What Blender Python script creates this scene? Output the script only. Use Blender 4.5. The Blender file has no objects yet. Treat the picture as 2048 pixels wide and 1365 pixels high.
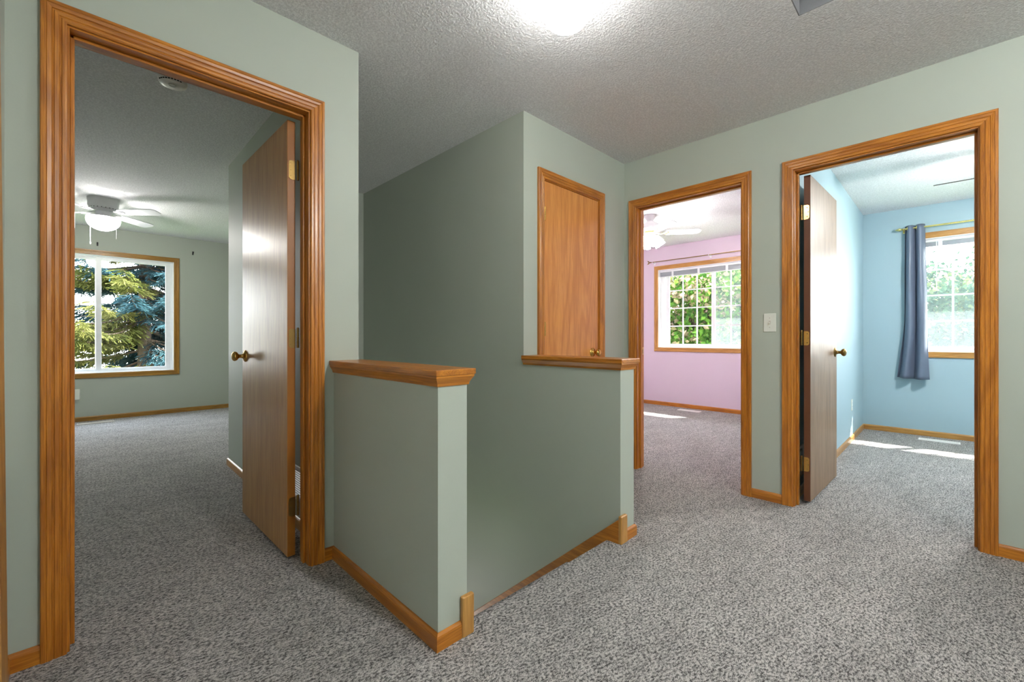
import bpy, bmesh, math, random
from mathutils import Vector, Matrix

random.seed(7)
scene = bpy.context.scene
COL = scene.collection
PI = math.pi

# ------------------------------------------------------------------ dimensions (metres)
A = 2.04          # face of the wall with the left doorway (y)
B = 3.092         # face of the wall with the two right doorways (x)
T = 0.11          # inner wall thickness
H = 2.44          # ceiling height
SX = 1.919        # stairwell wall face (x)
EY = 1.845        # closet wall face (y)
FX = 6.32         # outer wall of pink and blue rooms (x)
FY = 7.55         # outer wall of the green bedroom (y)
XL = -0.18        # hall wall beside the camera (x)
HEAD = 2.061      # underside of door head jambs


# ------------------------------------------------------------------ object helpers
def tag(o, label=None, cat=None, group=None, kind=None):
    if label: o['label'] = label
    if cat: o['category'] = cat
    if group: o['group'] = group
    if kind: o['kind'] = kind
    return o


def empty(name, loc=(0, 0, 0), rz=0.0):
    o = bpy.data.objects.new(name, None)
    COL.objects.link(o)
    o.location = loc
    o.rotation_euler = (0, 0, rz)
    o.empty_display_size = 0.1
    return o


class MB:
    """collects shapes in world (or local) coordinates, builds ONE mesh object"""
    def __init__(self):
        self.v = []
        self.f = []
        self.mi = []

    def add(self, vs, fs, mi=0):
        n = len(self.v)
        self.v += [tuple(p) for p in vs]
        self.f += [tuple(i + n for i in f) for f in fs]
        self.mi += [mi] * len(fs)
        return self

    def box(self, x0, y0, z0, x1, y1, z1, mi=0):
        if x0 > x1: x0, x1 = x1, x0
        if y0 > y1: y0, y1 = y1, y0
        if z0 > z1: z0, z1 = z1, z0
        vs = [(x0, y0, z0), (x1, y0, z0), (x1, y1, z0), (x0, y1, z0),
              (x0, y0, z1), (x1, y0, z1), (x1, y1, z1), (x0, y1, z1)]
        fs = [(0, 3, 2, 1), (4, 5, 6, 7), (0, 1, 5, 4), (1, 2, 6, 5), (2, 3, 7, 6), (3, 0, 4, 7)]
        return self.add(vs, fs, mi)

    def obox(self, c, ax, ay, az, sx, sy, sz, mi=0):
        """oriented box: centre, axes, full sizes"""
        c, ax, ay, az = Vector(c), Vector(ax).normalized(), Vector(ay).normalized(), Vector(az).normalized()
        vs = []
        for k in (-.5, .5):
            for i, j in ((-.5, -.5), (.5, -.5), (.5, .5), (-.5, .5)):
                vs.append(c + ax * sx * i + ay * sy * j + az * sz * k)
        fs = [(0, 3, 2, 1), (4, 5, 6, 7), (0, 1, 5, 4), (1, 2, 6, 5), (2, 3, 7, 6), (3, 0, 4, 7)]
        return self.add(vs, fs, mi)

    def loft(self, ring0, ring1, mi=0):
        n = len(ring0)
        vs = list(ring0) + list(ring1)
        fs = [tuple(range(n - 1, -1, -1)), tuple(range(n, 2 * n))]
        for i in range(n):
            j = (i + 1) % n
            fs.append((i, j, n + j, n + i))
        return self.add(vs, fs, mi)

    def lathe(self, prof, c=(0, 0, 0), n=32, axis='z', mi=0, sgn=1):
        """prof: list of (r, h) along the axis"""
        vs, fs = [], []
        for r, h in prof:
            for i in range(n):
                a = 2 * PI * i / n
                p, q = r * math.cos(a), r * math.sin(a)
                if axis == 'z': w = (c[0] + p, c[1] + q, c[2] + h * sgn)
                elif axis == 'x': w = (c[0] + h * sgn, c[1] + p, c[2] + q)
                else: w = (c[0] + p, c[1] + h * sgn, c[2] + q)
                vs.append(w)
        m = len(prof)
        for k in range(m - 1):
            for i in range(n):
                j = (i + 1) % n
                fs.append((k * n + i, k * n + j, (k + 1) * n + j, (k + 1) * n + i))
        if prof[0][0] > 1e-4: fs.append(tuple(range(n - 1, -1, -1)))
        if prof[-1][0] > 1e-4: fs.append(tuple(range((m - 1) * n, m * n)))
        return self.add(vs, fs, mi)

    def tube(self, pts, r, n=8, mi=0):
        pts = [Vector(p) for p in pts]
        rs = r if isinstance(r, (list, tuple)) else [r] * len(pts)
        vs, fs = [], []
        for k, p in enumerate(pts):
            d = (pts[min(k + 1, len(pts) - 1)] - pts[max(k - 1, 0)]).normalized()
            u = d.cross(Vector((0, 0, 1)))
            if u.length < 1e-3: u = d.cross(Vector((1, 0, 0)))
            u.normalize()
            w = d.cross(u)
            for i in range(n):
                a = 2 * PI * i / n
                vs.append(p + (u * math.cos(a) + w * math.sin(a)) * rs[k])
        for k in range(len(pts) - 1):
            for i in range(n):
                j = (i + 1) % n
                fs.append((k * n + i, k * n + j, (k + 1) * n + j, (k + 1) * n + i))
        fs.append(tuple(range(n - 1, -1, -1)))
        fs.append(tuple(range((len(pts) - 1) * n, len(pts) * n)))
        return self.add(vs, fs, mi)

    def build(self, name, mats, parent=None, smooth=None, bevel=None, seg=2, fix=True):
        """world coordinates in; stored relative to the parent's location"""
        off = Vector((0, 0, 0))
        q = parent
        while q is not None:
            off += Vector(q.location)
            q = q.parent
        me = bpy.data.meshes.new(name)
        me.from_pydata([tuple(Vector(p) - off) for p in self.v], [], self.f)
        if not isinstance(mats, (list, tuple)): mats = [mats]
        for m in mats: me.materials.append(m)
        if len(mats) > 1:
            me.polygons.foreach_set('material_index', self.mi)
        if fix:
            bm = bmesh.new(); bm.from_mesh(me)
            bmesh.ops.recalc_face_normals(bm, faces=bm.faces)
            bm.to_mesh(me); bm.free()
        if smooth:
            for p in me.polygons: p.use_smooth = True
            me.set_sharp_from_angle(angle=math.radians(smooth))
        me.update()
        o = bpy.data.objects.new(name, me)
        COL.objects.link(o)
        if parent is not None: o.parent = parent
        if bevel:
            b = o.modifiers.new('bevel', 'BEVEL')
            b.width = bevel; b.segments = seg; b.limit_method = 'ANGLE'; b.angle_limit = math.radians(40)
        return o


def copy_tree(o, parent=None):
    c = o.copy()
    COL.objects.link(c)
    c.parent = parent
    for ch in list(o.children):
        copy_tree(ch, c)
    return c


# ------------------------------------------------------------------ materials
def srgb(r, g, b):
    def f(c):
        c /= 255.0
        return c / 12.92 if c <= 0.04045 else ((c + 0.055) / 1.055) ** 2.4
    return (f(r), f(g), f(b), 1.0)


def newmat(name):
    m = bpy.data.materials.new(name)
    m.use_nodes = True
    nt = m.node_tree
    nt.nodes.clear()
    out = nt.nodes.new('ShaderNodeOutputMaterial')
    p = nt.nodes.new('ShaderNodeBsdfPrincipled')
    nt.links.new(p.outputs[0], out.inputs[0])
    return m, nt, p, out


def N(nt, t, **kw):
    n = nt.nodes.new('ShaderNode' + t)
    for k, v in kw.items():
        if k in n.inputs: n.inputs[k].default_value = v
        else: setattr(n, k, v)
    return n


def plain(name, col, rough=0.5, metal=0.0, spec=0.5, bump=None, emit=None, coat=0.0, var=0.06):
    m, nt, p, out = newmat(name)
    p.inputs['Roughness'].default_value = rough
    p.inputs['Metallic'].default_value = metal
    p.inputs['Specular IOR Level'].default_value = spec
    p.inputs['Coat Weight'].default_value = coat
    tc = N(nt, 'TexCoord')
    nz = N(nt, 'TexNoise', Scale=18.0, Detail=3.0)
    nt.links.new(tc.outputs['Object'], nz.inputs['Vector'])
    mix = N(nt, 'MixRGB', blend_type='MIX')
    mix.inputs[1].default_value = tuple(c * (1 - var) for c in col[:3]) + (1,)
    mix.inputs[2].default_value = tuple(min(1, c * (1 + var)) for c in col[:3]) + (1,)
    nt.links.new(nz.outputs['Fac'], mix.inputs[0])
    nt.links.new(mix.outputs[0], p.inputs['Base Color'])
    if emit:
        p.inputs['Emission Color'].default_value = emit[0]
        p.inputs['Emission Strength'].default_value = emit[1]
    if bump:
        b = N(nt, 'TexNoise', Scale=bump[0], Detail=2.0)
        nt.links.new(tc.outputs['Object'], b.inputs['Vector'])
        bp = N(nt, 'Bump', Strength=bump[1], Distance=bump[2])
        nt.links.new(b.outputs['Fac'], bp.inputs['Height'])
        nt.links.new(bp.outputs[0], p.inputs['Normal'])
    return m


def wood(name, axis, light, dark, rough=0.32, cath=0.0, coat=0.25, fine=1.0, bump=0.12, wave=4.0):
    m, nt, p, out = newmat(name)
    tc = N(nt, 'TexCoord')
    oi = N(nt, 'ObjectInfo')
    ad = N(nt, 'VectorMath', operation='MULTIPLY_ADD')
    cmb = N(nt, 'CombineXYZ')
    for i in range(3): nt.links.new(oi.outputs['Random'], cmb.inputs[i])
    nt.links.new(cmb.outputs[0], ad.inputs[0])
    ad.inputs[1].default_value = (7.3, 3.1, 5.7)
    nt.links.new(tc.outputs['Object'], ad.inputs[2])
    k = {'x': 0, 'y': 1, 'z': 2}[axis]
    def mapped(sc):
        mp = N(nt, 'Mapping')
        s = [1, 1, 1]; s[k] = sc
        mp.inputs['Scale'].default_value = s
        nt.links.new(ad.outputs[0], mp.inputs['Vector'])
        return mp
    m1 = mapped(0.035)
    pores = N(nt, 'TexNoise', Scale=260.0 * fine, Detail=3.0, Roughness=0.6)
    nt.links.new(m1.outputs[0], pores.inputs['Vector'])
    m2 = mapped(0.09)
    bands = N(nt, 'TexNoise', Scale=34.0 * fine, Detail=4.0, Roughness=0.6, Distortion=0.6)
    nt.links.new(m2.outputs[0], bands.inputs['Vector'])
    m3 = mapped(0.12)
    wv = N(nt, 'TexNoise', Scale=wave, Detail=1.5, Roughness=0.4)
    nt.links.new(m3.outputs[0], wv.inputs['Vector'])
    ml = N(nt, 'Math', operation='MULTIPLY'); ml.inputs[1].default_value = 75.0
    nt.links.new(wv.outputs['Fac'], ml.inputs[0])
    sn = N(nt, 'Math', operation='SINE')
    nt.links.new(ml.outputs[0], sn.inputs[0])
    ab = N(nt, 'MapRange')
    ab.inputs['From Min'].default_value = -1; ab.inputs['From Max'].default_value = -0.25
    nt.links.new(sn.outputs[0], ab.inputs['Value'])
    # combine
    a1 = N(nt, 'MixRGB', blend_type='MIX'); a1.inputs[0].default_value = 0.5
    nt.links.new(pores.outputs['Fac'], a1.inputs[1]); nt.links.new(bands.outputs['Fac'], a1.inputs[2])
    cr = N(nt, 'ValToRGB')
    cr.color_ramp.elements[0].position = 0.36; cr.color_ramp.elements[1].position = 0.60
    nt.links.new(a1.outputs[0], cr.inputs[0])
    a2 = N(nt, 'MixRGB', blend_type='MULTIPLY'); a2.inputs[0].default_value = cath
    nt.links.new(cr.outputs[0], a2.inputs[1]); nt.links.new(ab.outputs[0], a2.inputs[2])
    cm = N(nt, 'MixRGB', blend_type='MIX')
    cm.inputs[1].default_value = dark; cm.inputs[2].default_value = light
    nt.links.new(a2.outputs[0], cm.inputs[0])
    nt.links.new(cm.outputs[0], p.inputs['Base Color'])
    p.inputs['Roughness'].default_value = rough
    p.inputs['Coat Weight'].default_value = coat
    p.inputs['Coat Roughness'].default_value = 0.26
    bp = N(nt, 'Bump', Strength=bump, Distance=0.002)
    nt.links.new(pores.outputs['Fac'], bp.inputs['Height'])
    nt.links.new(bp.outputs[0], p.inputs['Normal'])
    return m


def wall_paint(name, col, rough=0.55):
    m, nt, p, out = newmat(name)
    tc = N(nt, 'TexCoord')
    big = N(nt, 'TexNoise', Scale=1.6, Detail=3.0)
    nt.links.new(tc.outputs['Object'], big.inputs['Vector'])
    mix = N(nt, 'MixRGB', blend_type='MIX')
    mix.inputs[1].default_value = tuple(c * 0.96 for c in col[:3]) + (1,)
    mix.inputs[2].default_value = tuple(c * 1.04 for c in col[:3]) + (1,)
    nt.links.new(big.outputs['Fac'], mix.inputs[0])
    nt.links.new(mix.outputs[0], p.inputs['Base Color'])
    p.inputs['Roughness'].default_value = rough
    p.inputs['Specular IOR Level'].default_value = 0.35
    b = N(nt, 'TexNoise', Scale=150.0, Detail=2.0)
    nt.links.new(tc.outputs['Object'], b.inputs['Vector'])
    bp = N(nt, 'Bump', Strength=0.08, Distance=0.002)
    nt.links.new(b.outputs['Fac'], bp.inputs['Height'])
    nt.links.new(bp.outputs[0], p.inputs['Normal'])
    return m


def ceiling_mat():
    m, nt, p, out = newmat('ceiling_texture')
    tc = N(nt, 'TexCoord')
    n1 = N(nt, 'TexNoise', Scale=95.0, Detail=3.0, Roughness=0.65)
    n2 = N(nt, 'TexVoronoi', Scale=70.0)
    for n in (n1, n2): nt.links.new(tc.outputs['Object'], n.inputs['Vector'])
    cr = N(nt, 'ValToRGB')
    cr.color_ramp.elements[0].position = 0.40; cr.color_ramp.elements[1].position = 0.66
    nt.links.new(n1.outputs['Fac'], cr.inputs[0])
    hs = N(nt, 'Math', operation='SUBTRACT')
    nt.links.new(cr.outputs[0], hs.inputs[0])
    mu = N(nt, 'Math', operation='MULTIPLY'); mu.inputs[1].default_value = 0.7
    nt.links.new(n2.outputs['Distance'], mu.inputs[0]); nt.links.new(mu.outputs[0], hs.inputs[1])
    bp = N(nt, 'Bump', Strength=0.6, Distance=0.006)
    nt.links.new(hs.outputs[0], bp.inputs['Height'])
    nt.links.new(bp.outputs[0], p.inputs['Normal'])
    mix = N(nt, 'MixRGB')
    mix.inputs[1].default_value = (0.70, 0.705, 0.72, 1); mix.inputs[2].default_value = (0.88, 0.885, 0.90, 1)
    nt.links.new(cr.outputs[0], mix.inputs[0])
    nt.links.new(mix.outputs[0], p.inputs['Base Color'])
    p.inputs['Roughness'].default_value = 0.9
    p.inputs['Specular IOR Level'].default_value = 0.2
    return m


def carpet_mat():
    m, nt, p, out = newmat('carpet_pile')
    tc = N(nt, 'TexCoord')
    # pile leaning: stretch the tufts slightly
    mp = N(nt, 'Mapping')
    mp.inputs['Rotation'].default_value = (0, 0, math.radians(25))
    mp.inputs['Scale'].default_value = (0.75, 1.25, 1.0)
    nt.links.new(tc.outputs['Object'], mp.inputs['Vector'])
    warp = N(nt, 'TexNoise', Scale=26.0, Detail=2.0)
    nt.links.new(mp.outputs[0], warp.inputs['Vector'])
    n1 = N(nt, 'TexNoise', Scale=105.0, Detail=3.0, Roughness=0.7)
    n2 = N(nt, 'TexNoise', Scale=330.0, Detail=2.0, Roughness=0.6)
    for n in (n1, n2): nt.links.new(mp.outputs[0], n.inputs['Vector'])
    s1 = N(nt, 'Math', operation='MULTIPLY_ADD'); s1.inputs[1].default_value = 0.55
    nt.links.new(n2.outputs['Fac'], s1.inputs[0]); nt.links.new(n1.outputs['Fac'], s1.inputs[2])
    s2 = N(nt, 'Math', operation='MULTIPLY_ADD'); s2.inputs[1].default_value = 0.18
    nt.links.new(warp.outputs['Fac'], s2.inputs[0]); nt.links.new(s1.outputs[0], s2.inputs[2])
    cr = N(nt, 'MapRange')
    cr.inputs['From Min'].default_value = 0.745; cr.inputs['From Max'].default_value = 0.975
    nt.links.new(s2.outputs[0], cr.inputs['Value'])
    # large brushed patches
    mb = N(nt, 'Mapping')
    mb.inputs['Rotation'].default_value = (0, 0, math.radians(40))
    mb.inputs['Scale'].default_value = (1.0, 2.4, 1.0)
    nt.links.new(tc.outputs['Object'], mb.inputs['Vector'])
    pat = N(nt, 'TexNoise', Scale=2.6, Detail=7.0, Roughness=0.68)
    nt.links.new(mb.outputs[0], pat.inputs['Vector'])
    c1 = N(nt, 'MixRGB')
    c1.inputs[1].default_value = CARPET_D; c1.inputs[2].default_value = CARPET_L
    nt.links.new(cr.outputs[0], c1.inputs[0])
    c2 = N(nt, 'MixRGB', blend_type='MULTIPLY'); c2.inputs[0].default_value = 0.5
    nt.links.new(c1.outputs[0], c2.inputs[1])
    pr = N(nt, 'ValToRGB')
    pr.color_ramp.elements[0].position = 0.35; pr.color_ramp.elements[0].color = (0.55, 0.55, 0.55, 1)
    pr.color_ramp.elements[1].position = 0.65
    nt.links.new(pat.outputs['Fac'], pr.inputs[0]); nt.links.new(pr.outputs[0], c2.inputs[2])
    nt.links.new(c2.outputs[0], p.inputs['Base Color'])
    bp = N(nt, 'Bump', Strength=0.9, Distance=0.012)
    nt.links.new(s2.outputs[0], bp.inputs['Height'])
    nt.links.new(bp.outputs[0], p.inputs['Normal'])
    p.inputs['Roughness'].default_value = 0.95
    p.inputs['Specular IOR Level'].default_value = 0.1
    p.inputs['Sheen Weight'].default_value = 0.15
    return m


def glass_mat():
    m, nt, p, out = newmat('window_glass')
    nt.nodes.remove(p)
    tr = N(nt, 'BsdfTransparent'); tr.inputs[0].default_value = (0.97, 0.985, 0.98, 1)
    gl = N(nt, 'BsdfGlossy'); gl.inputs['Roughness'].default_value = 0.02
    lw = N(nt, 'LayerWeight'); lw.inputs['Blend'].default_value = 0.5
    pw = N(nt, 'Math', operation='POWER'); pw.inputs[1].default_value = 4.0
    nt.links.new(lw.outputs['Facing'], pw.inputs[0])
    fr = N(nt, 'Math', operation='MULTIPLY_ADD'); fr.inputs[1].default_value = 0.45; fr.inputs[2].default_value = 0.03
    nt.links.new(pw.outputs[0], fr.inputs[0])
    mx = N(nt, 'MixShader')
    nt.links.new(fr.outputs[0], mx.inputs[0]); nt.links.new(tr.outputs[0], mx.inputs[1]); nt.links.new(gl.outputs[0], mx.inputs[2])
    nt.links.new(mx.outputs[0], out.inputs[0])
    return m


def screen_mat():
    m, nt, p, out = newmat('insect_screen_mesh')
    nt.nodes.remove(p)
    tr = N(nt, 'BsdfTransparent')
    df = N(nt, 'BsdfDiffuse'); df.inputs[0].default_value = (0.55, 0.60, 0.66, 1)
    tl = N(nt, 'BsdfTranslucent'); tl.inputs[0].default_value = (0.55, 0.60, 0.66, 1)
    ad = N(nt, 'MixShader'); ad.inputs[0].default_value = 0.5
    nt.links.new(df.outputs[0], ad.inputs[1]); nt.links.new(tl.outputs[0], ad.inputs[2])
    mx = N(nt, 'MixShader'); mx.inputs[0].default_value = 0.09
    nt.links.new(tr.outputs[0], mx.inputs[1]); nt.links.new(ad.outputs[0], mx.inputs[2])
    nt.links.new(mx.outputs[0], out.inputs[0])
    return m


def leaf_mat(name, c1, c2, trans=0.35, scale=3.0):
    m, nt, p, out = newmat(name)
    nt.nodes.remove(p)
    tc = N(nt, 'TexCoord')
    nz = N(nt, 'TexNoise', Scale=scale, Detail=3.0)
    nt.links.new(tc.outputs['Object'], nz.inputs['Vector'])
    cr = N(nt, 'ValToRGB')
    cr.color_ramp.elements[0].position = 0.38; cr.color_ramp.elements[0].color = c1
    cr.color_ramp.elements[1].position = 0.64; cr.color_ramp.elements[1].color = c2
    nt.links.new(nz.outputs['Fac'], cr.inputs[0])
    df = N(nt, 'BsdfDiffuse'); tl = N(nt, 'BsdfTranslucent')
    nt.links.new(cr.outputs[0], df.inputs[0]); nt.links.new(cr.outputs[0], tl.inputs[0])
    mx = N(nt, 'MixShader'); mx.inputs[0].default_value = trans
    nt.links.new(df.outputs[0], mx.inputs[1]); nt.links.new(tl.outputs[0], mx.inputs[2])
    nt.links.new(mx.outputs[0], out.inputs[0])
    return m


def lamp_mat(name, col, strength):
    m, nt, p, out = newmat(name)
    p.inputs['Base Color'].default_value = (0.9, 0.9, 0.88, 1)
    p.inputs['Roughness'].default_value = 0.15
    p.inputs['Emission Color'].default_value = col
    p.inputs['Emission Strength'].default_value = strength
    return m


CARPET_D = (0.045, 0.041, 0.038, 1)
CARPET_L = (0.740, 0.700, 0.670, 1)

HALL_LAMP = 18.0
HALL_FILL = 215.0  # glow of the unseen globe added to fill the hall
BED_LAMP = 58.0
PINK_LAMP = 76.0
BLUE_LAMP = 122.0
SKY = 9.3
SUN = 22.0
EXPOSURE = 1.03

M_sage = wall_paint('sage_green_paint', srgb(175, 182, 171))
M_pink = wall_paint('pink_lilac_paint', srgb(214, 196, 211))
M_blue = wall_paint('light_blue_paint', srgb(162, 187, 197))
M_ceil = ceiling_mat()
M_carpet = carpet_mat()
M_glass = glass_mat()
M_screen = screen_mat()
OAK_L, OAK_D = srgb(197, 126, 40), srgb(146, 83, 18)
M_oak = {a: wood('honey_oak_' + a, a, OAK_L, OAK_D, cath=0.55) for a in 'xyz'}
M_oak_pale = {a: wood('pale_oak_' + a, a, srgb(196, 146, 78), srgb(158, 108, 50), cath=0.4) for a in 'xyz'}
M_oak_yel = {a: wood('yellow_oak_' + a, a, srgb(176, 130, 52), srgb(128, 88, 30), cath=0.4) for a in 'xyz'}
M_door_tan = wood('tan_birch_door', 'z', srgb(198, 148, 84), srgb(168, 116, 56), rough=0.36, cath=0.15, coat=0.25, bump=0.25, fine=0.7)
M_door_brown = wood('brown_stained_door', 'z', srgb(150, 120, 92), srgb(112, 84, 60), rough=0.44, cath=0.2, coat=0.12, bump=0.25, fine=0.7)
M_door_edge = plain('dark_stained_edge', srgb(96, 56, 32), rough=0.45)
M_door_edge2 = plain('honey_stained_edge', srgb(156, 96, 30), rough=0.4)
M_door_oak = wood('cathedral_oak_door', 'z', srgb(220, 152, 80), srgb(190, 118, 54), rough=0.32, cath=0.55, coat=0.3, fine=0.8, wave=3.4)
M_brass = plain('polished_brass', srgb(214, 170, 92), rough=0.18, metal=1.0)
M_brass_old = plain('aged_brass', srgb(150, 122, 72), rough=0.32, metal=1.0)
M_gold = plain('gold_metal', srgb(226, 214, 140), rough=0.25, metal=0.9)
M_black = plain('black_metal', srgb(26, 26, 28), rough=0.5)
M_dark = plain('dark_gap', srgb(18, 18, 20), rough=0.9)
M_white = plain('white_vinyl', srgb(236, 238, 240), rough=0.35)
M_white_trim = plain('white_painted_trim', srgb(238, 236, 232), rough=0.4)
M_plastic = plain('ivory_plastic', srgb(222, 224, 214), rough=0.35)
M_fanwhite = plain('white_fan_enamel', srgb(232, 232, 234), rough=0.3)
M_fangrey = plain('white_blade_laminate', srgb(214, 215, 220), rough=0.4)
M_fandark = plain('dark_walnut_blade', srgb(84, 78, 78), rough=0.4)
M_slat = plain('grey_blind_slat', srgb(176, 182, 190), rough=0.4)
M_metalgrey = plain('painted_steel_register', srgb(196, 190, 182), rough=0.5)
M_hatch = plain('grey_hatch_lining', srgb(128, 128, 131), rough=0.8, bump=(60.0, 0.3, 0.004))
M_curtain = plain('slate_blue_satin', srgb(102, 112, 132), rough=0.38, spec=0.6, var=0.03)
M_bark = plain('tree_bark', srgb(86, 70, 58), rough=0.9, bump=(30.0, 0.6, 0.02))
M_stone = plain('exterior_soffit', srgb(225, 225, 222), rough=0.6)
M_lawn = plain('lawn_grass', srgb(92, 116, 62), rough=0.95, var=0.3)
M_globe = lamp_mat('lit_opal_glass_hall', (1.0, 0.985, 0.96, 1), HALL_LAMP)
M_fill_globe = lamp_mat('fill_glow_glass_hall_rear', (0.98, 0.99, 1.0, 1), HALL_FILL)
M_bowl = lamp_mat('lit_opal_glass_bedroom', (1.0, 0.97, 0.93, 1), BED_LAMP)
M_tulip = lamp_mat('lit_opal_glass_pink_room', (1.0, 0.97, 0.94, 1), PINK_LAMP)
M_bluebowl = lamp_mat('lit_opal_glass_blue_room', (1.0, 0.98, 0.95, 1), BLUE_LAMP)


# ------------------------------------------------------------------ building helpers
def wall(name, axis, p0, p1, u0, u1, z0, z1, mat, openings=(), label=None):
    """slab between p0 and p1 on `axis`; u = other horizontal axis; openings (ua, ub, za, zb)"""
    us = sorted({u0, u1} | {u for o in openings for u in o[:2]})
    zs = sorted({z0, z1} | {z for o in openings for z in o[2:]})
    vs, fs, ids = [], [], {}
    def vid(i, j, k):
        key = (i, j, k)
        if key not in ids:
            ids[key] = len(vs)
            p = (p0, p1)[k]
            vs.append((p, us[i], zs[j]) if axis == 'x' else (us[i], p, zs[j]))
        return ids[key]
    def solid(i, j):
        if i < 0 or j < 0 or i >= len(us) - 1 or j >= len(zs) - 1: return False
        cu, cz = (us[i] + us[i + 1]) / 2, (zs[j] + zs[j + 1]) / 2
        return not any(o[0] < cu < o[1] and o[2] < cz < o[3] for o in openings)
    for i in range(len(us) - 1):
        for j in range(len(zs) - 1):
            if not solid(i, j): continue
            for k in (0, 1):
                fs.append((vid(i, j, k), vid(i + 1, j, k), vid(i + 1, j + 1, k), vid(i, j + 1, k)))
            for di, dj, e in ((-1, 0, ((i, j), (i, j + 1))), (1, 0, ((i + 1, j), (i + 1, j + 1))),
                              (0, -1, ((i, j), (i + 1, j))), (0, 1, ((i, j + 1), (i + 1, j + 1)))):
                if not solid(i + di, j + dj):
                    (a, b), (c, d) = e
                    fs.append((vid(a, b, 0), vid(c, d, 0), vid(c, d, 1), vid(a, b, 1)))
    m = MB(); m.add(vs, fs)
    return tag(m.build(name, mat), label, 'wall', kind='structure')


CASING = [(0, 0), (0, .010), (.004, .0125), (.010, .013), (.0125, .0105), (.015, .0105), (.0175, .0135), (.027, .0145),
          (.0295, .012), (.032, .012), (.0345, .0155), (.044, .017), (.0465, .0155), (.049, .0175), (.057, .0175), (.060, .014), (.060, 0)]
BASE = [(0, 0), (0, .012), (.044, .012), (.050, .010), (.055, .006), (.057, .003), (.057, 0)]


def strip(mb, prof, P0, P1, out, nrm, m0=0.0, m1=0.0, b0=0.0, b1=0.0):
    """sweep prof (a along `out`, b along `nrm`) from P0 to P1; m: mitre in a, b: mitre in b"""
    P0, P1, out, nrm = Vector(P0), Vector(P1), Vector(out), Vector(nrm)
    t = (P1 - P0).normalized()
    r0 = [P0 + out * a + nrm * b - t * (m0 * a + b0 * b) for a, b in prof]
    r1 = [P1 + out * a + nrm * b + t * (m1 * a + b1 * b) for a, b in prof]
    mb.loft(r0, r1)
    return mb


tn = [0]
def trim_name():
    tn[0] += 1
    return 'trim_%d' % tn[0]


bn = [0]
def baseboard(side, P0, P1, nrm, b0=0.0, b1=0.0, mats=None, label=None, z=0.0):
    P0 = (P0[0], P0[1], z); P1 = (P1[0], P1[1], z)
    ax = 'x' if abs(P1[0] - P0[0]) > abs(P1[1] - P0[1]) else 'y'
    m = strip(MB(), BASE, P0, P1, (0, 0, 1), nrm + (0,), b0=b0, b1=b1)
    o = m.build('baseboard_' + side, (mats or M_oak)[ax])
    return tag(o, label, 'baseboard', kind='structure')


def door_frame(axis, face, back, ua, ub, mats, label, head=HEAD, sides=(True, True), stop=None, strike=None, z_in=0.006):
    """opening between jamb faces ua..ub (other horizontal axis), wall from face to back along axis"""
    sgn = 1 if back > face else -1
    def P(u, d, z): return (d, u, z) if axis == 'x' else (u, d, z)
    uax = 'y' if axis == 'x' else 'x'
    def Vv(u, d): return Vector(P(u, d, 0))
    root = empty(trim_name(), P((ua + ub) / 2, (face + back) / 2, 0))
    tag(root, label, 'door frame', kind='structure')
    w = 0.018
    MB().box(*P(ua - w, face, 0), *P(ua, back, head)).build('jamb', mats['z'], root)
    MB().box(*P(ub, face, 0), *P(ub + w, back, head)).build('jamb', mats['z'], root)
    MB().box(*P(ua - w, face, head), *P(ub + w, back, head + w)).build('head_jamb', mats[uax], root)
    if stop is None: stop = face + sgn * 0.043
    s0, s1 = stop, stop + sgn * 0.030
    MB().box(*P(ua, s0, 0), *P(ua + .011, s1, head)).build('door_stop', mats['z'], root, bevel=.002)
    MB().box(*P(ub - .011, s0, 0), *P(ub, s1, head)).build('door_stop', mats['z'], root, bevel=.002)
    MB().box(*P(ua, s0, head - .011), *P(ub, s1, head)).build('door_stop', mats[uax], root, bevel=.002)
    for on, d, nd in ((sides[0], face, -sgn), (sides[1], back, sgn)):
        if not on: continue
        nr = Vv(0, nd)
        i0, i1, hz = ua - z_in, ub + z_in, head + z_in
        strip(MB(), CASING, P(i0, d, 0), P(i0, d, hz), Vv(-1, 0), nr, m1=1).build('casing', mats['z'], root)
        strip(MB(), CASING, P(i1, d, 0), P(i1, d, hz), Vv(1, 0), nr, m1=1).build('casing', mats['z'], root)
        strip(MB(), CASING, P(i0, d, hz), P(i1, d, hz), (0, 0, 1), nr, m0=1, m1=1).build('head_casing', mats[uax], root)
    if strike is not None:
        su, sd = strike
        s = 1 if su == ua else -1
        pl = MB().box(*P(su, sd - .014, .90), *P(su + s * .002, sd + .014, .96)).build('strike_plate', M_gold, root)
        MB().box(*P(su + s * .0019, sd - .006, .915), *P(su + s * .0024, sd + .006, .945)).build('latch_hole', M_dark, pl)
    return root


def knob_profile():
    return [(0.0335, 0), (0.0335, .003), (.030, .007), (.017, .010), (.0125, .016), (.0105, .024), (.011, .032), (.015, .037),
            (.022, .041), (.0268, .048), (.0275, .054), (.025, .061), (.018, .066), (.008, .0685), (0.0001, .069)]


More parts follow.
